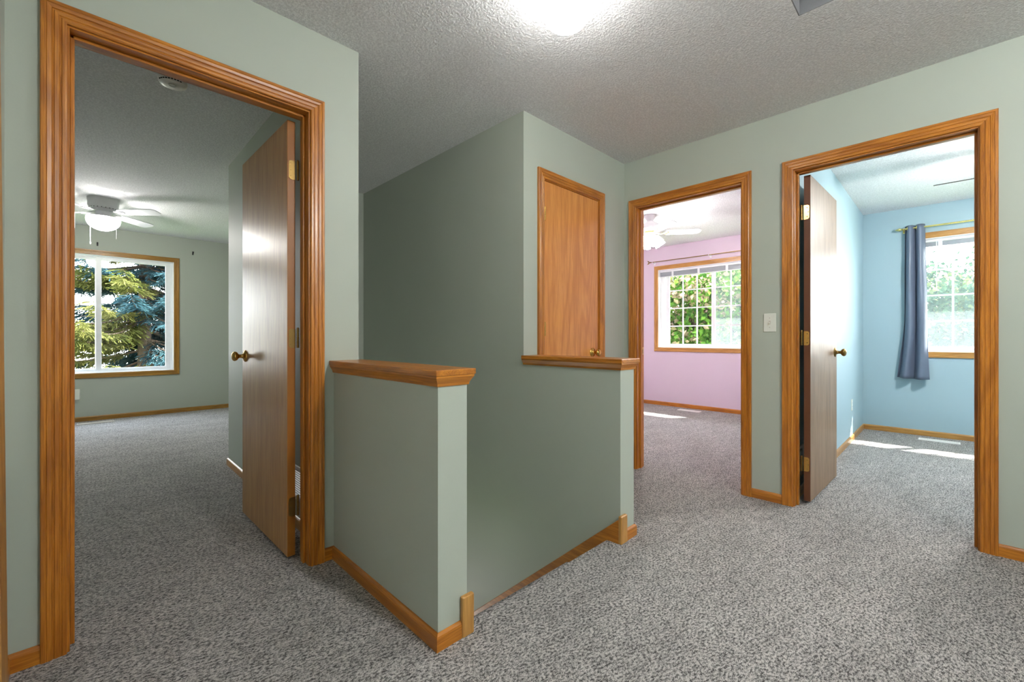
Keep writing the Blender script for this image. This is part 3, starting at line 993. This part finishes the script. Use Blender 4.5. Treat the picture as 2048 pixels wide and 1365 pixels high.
# smoke detector
SDX, SDY = .333, 2.955
r = empty('smoke_detector', (SDX, SDY, H))
tag(r, 'round white smoke detector on the bedroom ceiling', 'smoke detector')
MB().lathe([(.0, 0), (.066, 0), (.067, -.008), (.065, -.012)], (SDX, SDY, H), 40).build('mounting_base', M_white_trim, r, smooth=40)
MB().lathe([(.064, -.012), (.064, -.022), (.058, -.032), (.040, -.040), (.022, -.042), (.0005, -.042)], (SDX, SDY, H), 40).build('cover', M_white_trim, r, smooth=40)
MB().lathe([(.017, -.041), (.0175, -.046), (.013, -.0465), (.0125, -.043)], (SDX - .005, SDY - .018, H), 24).build('test_button', M_plastic, r, smooth=40)
for k in range(9):
    a = math.radians(200 + 12 * k)
    MB().obox((SDX + .0615 * math.cos(a), SDY + .0615 * math.sin(a), H - .0275), (-math.sin(a), math.cos(a), 0), (math.cos(a), math.sin(a), 0), (0, 0, 1), .008, .004, .004).build('vent_slot', M_dark, r)


def blade_mesh(mb, c, ang, r0, r1, w0, w1, pitch, thick=.006):
    """fan blade pointing along angle `ang`"""
    e = Vector((math.cos(ang), math.sin(ang), 0)); s = Vector((-math.sin(ang), math.cos(ang), 0))
    s = (s * math.cos(pitch) + Vector((0, 0, 1)) * math.sin(pitch)); nrm = e.cross(s)
    out = []
    L = r1 - r0
    prof = [(0, w0 * .38), (.06, w0 * .5), (.5, (w0 + w1) / 4 + .002), (.86, w1 * .5), (.93, w1 * .47), (.975, w1 * .36), (1, w1 * .22)]
    for f, hw in prof: out.append((r0 + L * f, hw))
    ring = [(a, b) for a, b in out] + [(a, -b) for a, b in reversed(out)]
    c = Vector(c)
    mb.loft([c + e * a + s * b - nrm * thick / 2 for a, b in ring], [c + e * a + s * b + nrm * thick / 2 for a, b in ring])


def fan_hugger(x, y, label, blade_mat, bowl_mat, a0, zb, chains=True, nb=4, pitch=-.21, rtip=.56):
    r = empty('ceiling_fan', (x, y, H))
    tag(r, label, 'ceiling fan')
    MB().lathe([(.0, 0), (.120, 0), (.1215, -.004), (.1205, -.030), (.118, -.034), (.117, -.075), (.113, -.084), (.0, -.084)], (x, y, H), 48).build('housing', M_fanwhite, r, smooth=35)
    MB().lathe([(.112, -.084), (.104, -.100), (.080, -.110), (.0, -.110)], (x, y, H), 48).build('motor', M_fanwhite, r, smooth=35)
    for k in range(22):
        a = 2 * PI * k / 22
        MB().obox((x + .1025 * math.cos(a), y + .1025 * math.sin(a), H - .0985), (math.cos(a), math.sin(a), .9), (-math.sin(a), math.cos(a), 0), (math.cos(a), math.sin(a), -1), .004, .006, .016).build('vent_slot', M_dark, r)
    for k in range(nb):
        a = a0 + 2 * PI * k / nb
        m = MB(); blade_mesh(m, (x, y, zb), a, .165, rtip, .105, .128, pitch)
        b = m.build('blade', blade_mat, r, smooth=30)
        e = Vector((math.cos(a), math.sin(a), 0)); s = Vector((-math.sin(a), math.cos(a), 0))
        m = MB()
        c = Vector((x, y, zb))
        for sg in (-1, 1):
            m.tube([c + e * .075 + s * sg * .015 + Vector((0, 0, .012)), c + e * .12 + s * sg * .030 + Vector((0, 0, -.004)), c + e * .175 + s * sg * .030 + Vector((0, 0, sg * .030 * math.sin(pitch) - .007)),
                    c + e * .215 + s * sg * .008 + Vector((0, 0, sg * .008 * math.sin(pitch) - .007))], .0055, 6)
        m.tube([c + e * .07 + Vector((0, 0, .012)), c + e * .13 + Vector((0, 0, -.002)), c + e * .21 + Vector((0, 0, -.007))], .006, 6)
        m.build('blade_bracket', M_fanwhite, b)
    zf = H - .110
    MB().lathe([(.085, 0), (.085, -.012), (.062, -.020), (.058, zb - zf - .040), (.070, zb - zf - .046), (.074, 2.258 - zf + (zb - 2.305)), (.126, 2.254 - zf + (zb - 2.305)), (.128, 2.246 - zf + (zb - 2.305)), (.0, 2.246 - zf + (zb - 2.305))], (x, y, zf), 40).build('light_fitter', M_fanwhite, r, smooth=35)
    zt = 2.248 + (zb - 2.305)
    gp = [(.108, .0)]
    for k in range(0, 13):
        a = math.radians(10 - k * (100 / 12))
        gp.append((.130 * math.cos(a), -.020 + .108 * math.sin(a)))
    gp[-1] = (.0005, -.128)
    MB().lathe(gp, (x, y, zt), 40).build('glass_bowl', bowl_mat, r, smooth=60)
    if chains:
        for dx, dy, ln, kn in ((-.094, .094, .235, True), (.094, -.094, .215, False)):
            m = MB()
            px, py = x + dx, y + dy
            m.tube([(x + dx * .6, y + dy * .6, zt + .012), (px, py, zt + .010), (px, py, zt - .02)], .0016, 6)
            m.tube([(px, py, zt - .02), (px, py, zt - ln)], .0018, 6)
            if kn: m.lathe([(.001, 0), (.005, -.006), (.006, -.016), (.004, -.026), (.0005, -.028)], (px, py, zt - ln), 10)
            m.build('pull_chain', M_white, r, smooth=40)
    return r
fan_hugger(.12, 6.0, 'white ceiling fan with a lit bowl in the green bedroom', M_fangrey, M_bowl, math.radians(45), 2.305)
fan_hugger(4.76, -.47, 'dark bladed ceiling fan glimpsed in the blue room', M_fandark, M_bluebowl, math.radians(91.5), 2.235, chains=False, pitch=-.235)

def fan_downrod(x, y, label, a0, zb, pitch=-.2):
    r = empty('ceiling_fan', (x, y, H))
    tag(r, label, 'ceiling fan')
    MB().lathe([(.0, 0), (.066, 0), (.067, -.010), (.058, -.030), (.046, -.046), (.030, -.052)], (x, y, H), 40).build('canopy', M_fanwhite, r, smooth=40)
    MB().lathe([(.040, -.048), (.038, -.072)], (x, y, H), 24).build('downrod', M_fanwhite, r, smooth=40)
    MB().lathe([(.040, -.066), (.062, -.080), (.098, -.104), (.116, -.134), (.116, -.160), (.098, -.178), (.060, -.186), (.0, -.186)], (x, y, H), 44).build('motor', M_fanwhite, r, smooth=40)
    MB().lathe([(.058, -.186), (.074, -.190), (.074, -.206), (.050, -.212), (.0, -.212)], (x, y, H), 36).build('switch_ring', M_gold, r, smooth=35)
    for k in range(5):
        a = a0 + 2 * PI * k / 5
        m = MB(); blade_mesh(m, (x, y, zb), a, .17, .545, .105, .132, pitch)
        b = m.build('blade', M_fangrey, r, smooth=30)
        e = Vector((math.cos(a), math.sin(a), 0)); s = Vector((-math.sin(a), math.cos(a), 0)); c = Vector((x, y, zb))
        m = MB()
        m.tube([c + e * .06 + Vector((0, 0, .004)), c + e * .11 + Vector((0, 0, -.012)), c + e * .15 + Vector((0, 0, -.008)), c + e * .20 + Vector((0, 0, -.007))], .007, 6)
        for sg in (-1, 1):
            m.tube([c + e * .14 + Vector((0, 0, -.008)), c + e * .18 + s * sg * .032 + Vector((0, 0, sg * .032 * math.sin(pitch) - .007)), c + e * .215 + s * sg * .016 + Vector((0, 0, sg * .016 * math.sin(pitch) - .007)), c + e * .20 + Vector((0, 0, -.007))], .005, 6)
        m.build('blade_bracket', M_gold, b)
    zf = H - .212
    MB().lathe([(.048, 0), (.052, -.020), (.046, -.040), (.030, -.052), (.0, -.056)], (x, y, zf), 32).build('light_fitter', M_fanwhite, r, smooth=40)
    for k in range(4):
        a = math.radians(-38) + k * PI / 2
        e = Vector((math.cos(a), math.sin(a), 0))
        ax = (e * .60 + Vector((0, 0, -.80))).normalized()
        u = ax.cross(Vector((-math.sin(a), math.cos(a), 0))).normalized(); w = ax.cross(u)
        c = Vector((x, y, zf - .030)) + e * .055
        m = MB(); vs = []; prof = [(.018, 0), (.030, .018), (.043, .045), (.050, .075), (.052, .095), (.060, .118), (.056, .117), (.040, .105), (.001, .10)]
        nn = 24
        for pr, ph in prof:
            for i in range(nn):
                t = 2 * PI * i / nn
                q = pr * (1 + (.05 * math.cos(8 * t) if ph > .11 else 0))
                vs.append(c + ax * ph + (u * math.cos(t) + w * math.sin(t)) * q)
        fs = []
        for j in range(len(prof) - 1):
            for i in range(nn):
                i2 = (i + 1) % nn
                fs.append((j * nn + i, j * nn + i2, (j + 1) * nn + i2, (j + 1) * nn + i))
        m.add(vs, fs)
        m.build('tulip_shade', M_tulip, r, smooth=60)
    return r
fan_downrod(4.61, 2.416, 'white ceiling fan with lit tulip shades in the pink room', math.radians(-57), 2.238)


# light switch, outlets
def plate(name, axis, face, u, z, wdt, hgt, label, cat, kindp, sgn=-1, rz=0):
    def P(uu, d, zz): return (d, uu, zz) if axis == 'x' else (uu, d, zz)
    r = empty(name, P(u, face, z))
    tag(r, label, cat)
    MB().box(*P(u - wdt / 2, face, z - hgt / 2), *P(u + wdt / 2, face + sgn * .005, z + hgt / 2)).build('cover_plate', M_plastic, r, bevel=.003, seg=3)
    if kindp == 'switch':
        MB().box(*P(u - .0055, face + sgn * .004, z - .0125), *P(u + .0055, face + sgn * .0056, z + .0125)).build('slot', M_metalgrey, r)
        o = MB().obox(P(u, face + sgn * .010, z - .003), P(1, 0, 0), P(0, 1, .5), P(0, -.5, 1), .009, .016, .008).build('toggle', M_plastic, r, bevel=.0015)
        for dz in (.030, -.030):
            MB().lathe([(.0035, .0045), (.003, .0058), (.0002, .006)], P(u, face, z + dz), 12, axis, sgn=sgn).build('screw', M_metalgrey, r)
    else:
        for dz in (.019, -.019):
            m = MB()
            m.box(*P(u - .015, face + sgn * .0045, z + dz - .013), *P(u + .015, face + sgn * .0068, z + dz + .013))
            so = m.build('socket', M_white, r, bevel=.004, seg=3)
            for du in (-.006, .006):
                MB().box(*P(u + du - .0012, face + sgn * .0066, z + dz - .002), *P(u + du + .0012, face + sgn * .0071, z + dz + .007)).build('slot', M_dark, so)
    return r
plate('light_switch', 'x', B, .802, 1.133, .070, .117, 'ivory light switch on the green wall left of the blue doorway', 'light switch', 'switch')
plate('wall_outlet', 'y', .695, 5.497, .36, .070, .115, 'ivory outlet low on the blue left wall', 'outlet', 'outlet')
r = empty('wall_jack', (-.105, FY, .34))
tag(r, 'white box on the bedroom wall below the spruce view window', 'wall box')
MB().box(-.150, FY - .045, .276, -.060, FY, .405).build('box_body', M_plastic, r, bevel=.010, seg=3)
for dz in (.03, -.03): MB().box(-.0605, FY - .035, .34 + dz - .010, -.0590, FY - .015, .34 + dz + .010).build('socket', M_white_trim, r)

# curtain hooks left above the bedroom window
for x, z, lab in ((.097, 2.222, 'small black curtain bracket above the middle of the bedroom window'), (1.075, 2.240, 'small black curtain bracket right of the bedroom window')):
    r = empty('curtain_bracket', (x, FY, z))
    tag(r, lab, 'curtain bracket', 'black brackets above the bedroom window')
    MB().box(x - .008, FY - .004, z - .024, x + .008, FY, z + .024).build('back_plate', M_black, r, bevel=.002)
    MB().tube([(x, FY, z + .004), (x, FY - .045, z + .004), (x, FY - .052, z + .014)], .0045, 8).build('hook', M_black, r, smooth=40)


# floor registers and return grilles
def floor_register(x0, y0, x1, y1, mat, label):
    r = empty('floor_register', ((x0 + x1) / 2, (y0 + y1) / 2, 0))
    tag(r, label, 'floor register', 'floor registers under the windows')
    m = MB(); b = .014
    m.box(x0, y0, .0, x1, y0 + b, .009); m.box(x0, y1 - b, .0, x1, y1, .009)
    m.box(x0, y0 + b, .0, x0 + b, y1 - b, .009); m.box(x1 - b, y0 + b, .0, x1, y1 - b, .009)
    m.build('frame', mat, r, bevel=.002)
    m = MB()
    if x1 - x0 > y1 - y0:
        n = int((x1 - x0) / .012)
        for k in range(1, n): m.box(x0 + (x1 - x0) * k / n - .003, y0 + b, .001, x0 + (x1 - x0) * k / n + .003, y1 - b, .007)
        m.box(x0 + b, (y0 + y1) / 2 - .004, .001, x1 - b, (y0 + y1) / 2 + .004, .008)
    else:
        n = int((y1 - y0) / .012)
        for k in range(1, n): m.box(x0 + b, y0 + (y1 - y0) * k / n - .003, .001, x1 - b, y0 + (y1 - y0) * k / n + .003, .007)
        m.box((x0 + x1) / 2 - .004, y0 + b, .001, (x0 + x1) / 2 + .004, y1 - b, .008)
    m.build('louvers', mat, r)
    MB().box(x0 + .004, y0 + .004, .0002, x1 - .004, y1 - .004, .0012).build('duct_opening', M_dark, r)
    return r
floor_register(-.085, 7.245, .245, 7.345, M_metalgrey, 'grey metal floor register below the spruce view window')
floor_register(6.03, 2.44, 6.13, 2.745, M_white_trim, 'white floor register below the pink room window')
floor_register(6.02, -.075, 6.12, .225, M_white_trim, 'white floor register below the blue room window')

def wall_grille(axis, face, ua, ub, za, zb, sgn, label):
    def P(uu, d, zz): return (d, uu, zz) if axis == 'x' else (uu, d, zz)
    r = empty('return_grille', P((ua + ub) / 2, face, (za + zb) / 2))
    tag(r, label, 'vent grille')
    b = .022; d = face + sgn * .008
    m = MB()
    m.box(*P(ua, face, za), *P(ub, d, za + b)); m.box(*P(ua, face, zb - b), *P(ub, d, zb))
    m.box(*P(ua, face, za + b), *P(ua + b, d, zb - b)); m.box(*P(ub - b, face, za + b), *P(ub, d, zb - b))
    m.build('frame', M_white_trim, r, bevel=.002)
    m = MB(); z = za + b + .006
    while z < zb - b:
        m.obox(P((ua + ub) / 2, face + sgn * .004, z), P(1, 0, 0), P(0, sgn, -.7), P(0, .7 * sgn, 1), ub - ua - 2 * b, .007, .0018)
        z += .0125
    m.build('louvers', M_white_trim, r)
    MB().box(*P(ua + .01, face, za + .01), *P(ub - .01, face + sgn * .001, zb - .01)).build('duct_opening', M_dark, r)
wall_grille('x', .825, 2.32, 2.70, .15, .335, -1, 'white return air grille low behind the open tan door')
wall_grille('y', .695, 3.275, 3.425, .125, .325, -1, 'white return air grille low behind the open brown door')


# ================================================================== OUTSIDE
MB().box(-40, -30, -3.0, 60, 60, -2.9).build('lawn', M_lawn)
tag(bpy.data.objects['lawn'], 'green lawn below the windows', 'lawn', kind='structure')
m = MB(); m.box(X_OUT, -4, 2.60, 7.52, 9.2, 2.74); m.box(7.50, -4, 2.60, 7.54, 9.2, 2.80)
tag(m.build(trim_name(), M_stone), 'white roof eave outside the pink and blue room windows', 'roof eave', kind='structure')

def quads(name, mats, P, parent, mi=None):
    """P: list of 4-point quads"""
    me = bpy.data.meshes.new(name)
    vs = [tuple(p) for q in P for p in q]
    me.from_pydata(vs, [], [(4 * i, 4 * i + 1, 4 * i + 2, 4 * i + 3) for i in range(len(P))])
    for mm in mats: me.materials.append(mm)
    if mi: me.polygons.foreach_set('material_index', mi)
    me.update()
    o = bpy.data.objects.new(name, me); COL.objects.link(o)
    o.parent = parent
    return o


def leafy_tree(x, y, z0, crown_c, crown_r, ncl, per, leaf, mats, w, label, seed, spread=.28, name='maple_tree', lim=None):
    rnd = random.Random(seed)
    r = empty(name, (x, y, z0))
    tag(r, label, 'tree', 'leafy trees outside the windows')
    Q, mi = [], []
    tips = []
    for k in range(ncl):
        while True:
            d = Vector((rnd.gauss(0, 1), rnd.gauss(0, 1), rnd.gauss(0, 1)))
            if d.length > .1: break
        d.normalize()
        rad = rnd.random() ** .45
        c = Vector((d.x * crown_r[0] * rad, d.y * crown_r[1] * rad, d.z * crown_r[2] * rad)) + Vector(crown_c)
        tips.append(c)
        kind = 1 if rnd.random() < w else 0
        for q in range(per):
            p = c + Vector((rnd.gauss(0, spread), rnd.gauss(0, spread), rnd.gauss(0, spread * .7)))
            if lim and not lim(p): continue
            nrm = Vector((rnd.gauss(0, .7), rnd.gauss(0, .7), rnd.uniform(.1, 1))).normalized()
            u = nrm.cross(Vector((rnd.gauss(0, 1), rnd.gauss(0, 1), rnd.gauss(0, 1)))).normalized()
            v = nrm.cross(u)
            s = leaf * rnd.uniform(.6, 1.25)
            Q.append((p - u * s * .5, p - v * s * .38 + nrm * s * .12, p + u * s * .5, p + v * s * .38 + nrm * s * .12))
            mi.append(kind)
    loc = Vector((x, y, z0))
    Q = [tuple(pp - loc for pp in q) for q in Q]
    quads('foliage', mats, Q, r, mi)
    m = MB()
    base = Vector((x, y, z0)); top = Vector(crown_c) + Vector((0, 0, crown_r[2] * .5))
    m.tube([base, base.lerp(top, .35) + Vector((.05, .03, 0)), base.lerp(top, .7), top], [.16, .12, .07, .02], 8)
    for c in tips[:60]:
        f = rnd.uniform(.25, .75)
        b = base.lerp(top, f)
        m.tube([b, b.lerp(c, .5) + Vector((0, 0, .1)), c], [.04, .022, .006], 5)
    m.build('trunk', M_bark, r, smooth=60)
    return r

ML1 = leaf_mat('maple_leaf_green', (.018, .060, .009, 1), (.12, .23, .03, 1), .40)
ML2 = leaf_mat('maple_leaf_pale', (.26, .22, .10, 1), (.48, .34, .26, 1), .4)
ML3 = leaf_mat('ash_leaf_bluegreen', (.010, .030, .018, 1), (.045, .085, .045, 1), .35)
ML4 = leaf_mat('ash_leaf_yellow', (.07, .10, .03, 1), (.15, .17, .08, 1), .4)
leafy_tree(11.2, 4.0, -2.9, (11.0, 4.0, 1.5), (2.0, 2.7, 2.4), 420, 60, .13, [ML1, ML2], .30, 'green maple with pale pinkish clusters outside the pink room window', 3)
leafy_tree(16.5, .6, -2.9, (16.5, .6, .4), (2.0, 2.3, 2.5), 380, 60, .14, [ML3, ML4], .25, 'bluish green tree outside the blue room window', 5, spread=.26, name='ash_tree')
leafy_tree(22.0, -1.2, -2.9, (22.0, -1.2, 1.2), (1.9, 1.8, 2.7), 200, 50, .14, [ML3, ML4], .3, 'taller bluish green tree standing behind the one in the blue room window', 8, spread=.28, name='ash_tree')


def spruce(x, y, z0, height, rbase, mats, label, seed, zlo, zhi, dens=1.0, tuft=.12):
    rnd = random.Random(seed)
    r = empty('spruce_tree', (x, y, z0))
    tag(r, label, 'tree', 'spruces outside the bedroom window')
    loc = Vector((x, y, z0))
    Q, mi = [], []
    bm_ = MB()
    z = .5
    while z < height - .2:
        L = rbase * (1 - z / height) ** .85
        inview = zlo < z + z0 < zhi
        nb = rnd.randint(9, 12) if inview else 6
        for k in range(nb):
            az = rnd.uniform(0, 2 * PI)
            e = Vector((math.cos(az), math.sin(az), 0)); s = Vector((-math.sin(az), math.cos(az), 0))
            Lb = L * rnd.uniform(.75, 1.08)
            droop = rnd.uniform(.10, .24)
            pts = []
            for j in range(9):
                f = j / 8
                pts.append(Vector((0, 0, z)) + e * Lb * f + Vector((0, 0, Lb * (-droop * math.sin(f * PI * .75) * 1.1 + .10 * f * f))))
            bm_.tube([p + loc for p in pts], [max(.004, .026 * (1 - j / 9)) for j in range(9)], 4)
            step = (.075 if inview else .2) / dens
            f = .12
            kind = 1 if rnd.random() < (.8 if math.cos(az - math.radians(225)) > .55 else .05) else 0  # boughs towards one side get needle colour that imitates sunlight
            while f < 1.0:
                i = min(7, int(f * 8)); p = pts[i].lerp(pts[i + 1], f * 8 - i)
                for sg in (-1, 1):
                    tl = min(.55, (.16 + .42 * (1 - f)) * Lb * .36 + .10) * rnd.uniform(.7, 1.15)
                    dirn = (s * sg * rnd.uniform(.75, 1.0) + e * rnd.uniform(.45, .85) + Vector((0, 0, -rnd.uniform(.12, .55)))).normalized()
                    n_t = max(2, int(tl / (.055 if inview else .16)))
                    for q in range(n_t):
                        b0 = p + dirn * tl * q / n_t
                        d2 = (dirn + Vector((rnd.gauss(0, .28), rnd.gauss(0, .28), rnd.gauss(0, .2) - .1))).normalized()
                        for rot in range(2 if inview else 1):
                            wv = d2.cross(Vector((rnd.gauss(0, 1), rnd.gauss(0, 1), rnd.gauss(0, 1)))).normalized()
                            ln = tuft * rnd.uniform(.8, 1.3) * (1 if inview else 2.2); wd = ln * .13
                            Q.append((b0 - wv * wd * .4, b0 + wv * wd * .4, b0 + d2 * ln + wv * wd * .5, b0 + d2 * ln - wv * wd * .5))
                            mi.append(kind)
                f += step / max(Lb, .3)
        z += .24 if inview else .5
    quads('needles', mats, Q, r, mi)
    bm_.tube([(x, y, z0), (x, y, z0 + height * .5), (x, y, z0 + height)], [.17, .10, .01], 8)
    bm_.build('trunk', M_bark, r, smooth=60)
    return r

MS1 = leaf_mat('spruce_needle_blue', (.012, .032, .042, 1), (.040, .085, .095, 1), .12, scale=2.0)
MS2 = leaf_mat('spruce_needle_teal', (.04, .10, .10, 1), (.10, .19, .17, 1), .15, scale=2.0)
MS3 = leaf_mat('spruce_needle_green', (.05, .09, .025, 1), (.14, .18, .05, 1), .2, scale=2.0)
MS4 = leaf_mat('spruce_needle_sunlit', (.075, .085, .022, 1), (.17, .16, .05, 1), .2, scale=2.0)  # sunlight painted into the needle colour
spruce(.95, 13.0, -2.9, 11.5, 3.3, [MS1, MS4], 'blue green spruce with sunlight painted as yellowish boughs outside the bedroom window', 11, -1.4, 4.4, dens=1.7)

# ================================================================== LIGHT
wd = bpy.data.worlds.new('sky'); scene.world = wd
wd.use_nodes = True
nt = wd.node_tree; nt.nodes.clear()
out = nt.nodes.new('ShaderNodeOutputWorld'); bg = nt.nodes.new('ShaderNodeBackground')
tc = nt.nodes.new('ShaderNodeTexCoord'); sp = nt.nodes.new('ShaderNodeSeparateXYZ'); cr = nt.nodes.new('ShaderNodeValToRGB')
nt.links.new(tc.outputs['Generated'], sp.inputs[0]); nt.links.new(sp.outputs['Z'], cr.inputs[0])
cr.color_ramp.elements[0].position = 0.0; cr.color_ramp.elements[0].color = (.97, .97, .96, 1)
cr.color_ramp.elements[1].position = 0.7; cr.color_ramp.elements[1].color = (.72, .83, 1.0, 1)
nt.links.new(cr.outputs[0], bg.inputs[0]); bg.inputs[1].default_value = SKY
nt.links.new(bg.outputs[0], out.inputs[0])
sl = bpy.data.lights.new('sun', 'SUN'); sl.energy = SUN; sl.angle = math.radians(.6); sl.color = (1, .96, .9)
so = bpy.data.objects.new('sun', sl); COL.objects.link(so)
d = Vector((-1, .78, -1.19))
so.rotation_euler = d.to_track_quat('-Z', 'Y').to_euler(); so.location = (12, -6, 9)

pl = bpy.data.lights.new('lower_floor_light', 'POINT'); pl.energy = 9; pl.shadow_soft_size = .2; pl.color = (1, .97, .93)
po = bpy.data.objects.new('lower_floor_light', pl); COL.objects.link(po); po.location = (1.40, 3.3, -1.5)

# ================================================================== CAMERA
cd = bpy.data.cameras.new('camera'); co = bpy.data.objects.new('camera', cd); COL.objects.link(co)
co.location = (0, 0, 1.036)
co.rotation_euler = (math.radians(90), 0, math.radians(45.41 - 90))
cd.sensor_width = 36; cd.lens = 36 * 862.9 / 2048
cd.shift_y = -6.1 / 2048
cd.clip_start = .02; cd.clip_end = 200
scene.camera = co

vs = scene.view_settings
vs.view_transform = 'Standard'; vs.look = 'None'; vs.gamma = 1.0; vs.exposure = EXPOSURE
vs.use_curve_mapping = False
scene.cycles.max_bounces = 10
scene.cycles.diffuse_bounces = 6
scene.cycles.transparent_max_bounces = 16
scene.cycles.sample_clamp_indirect = 8.0
scene.cycles.use_denoising = True
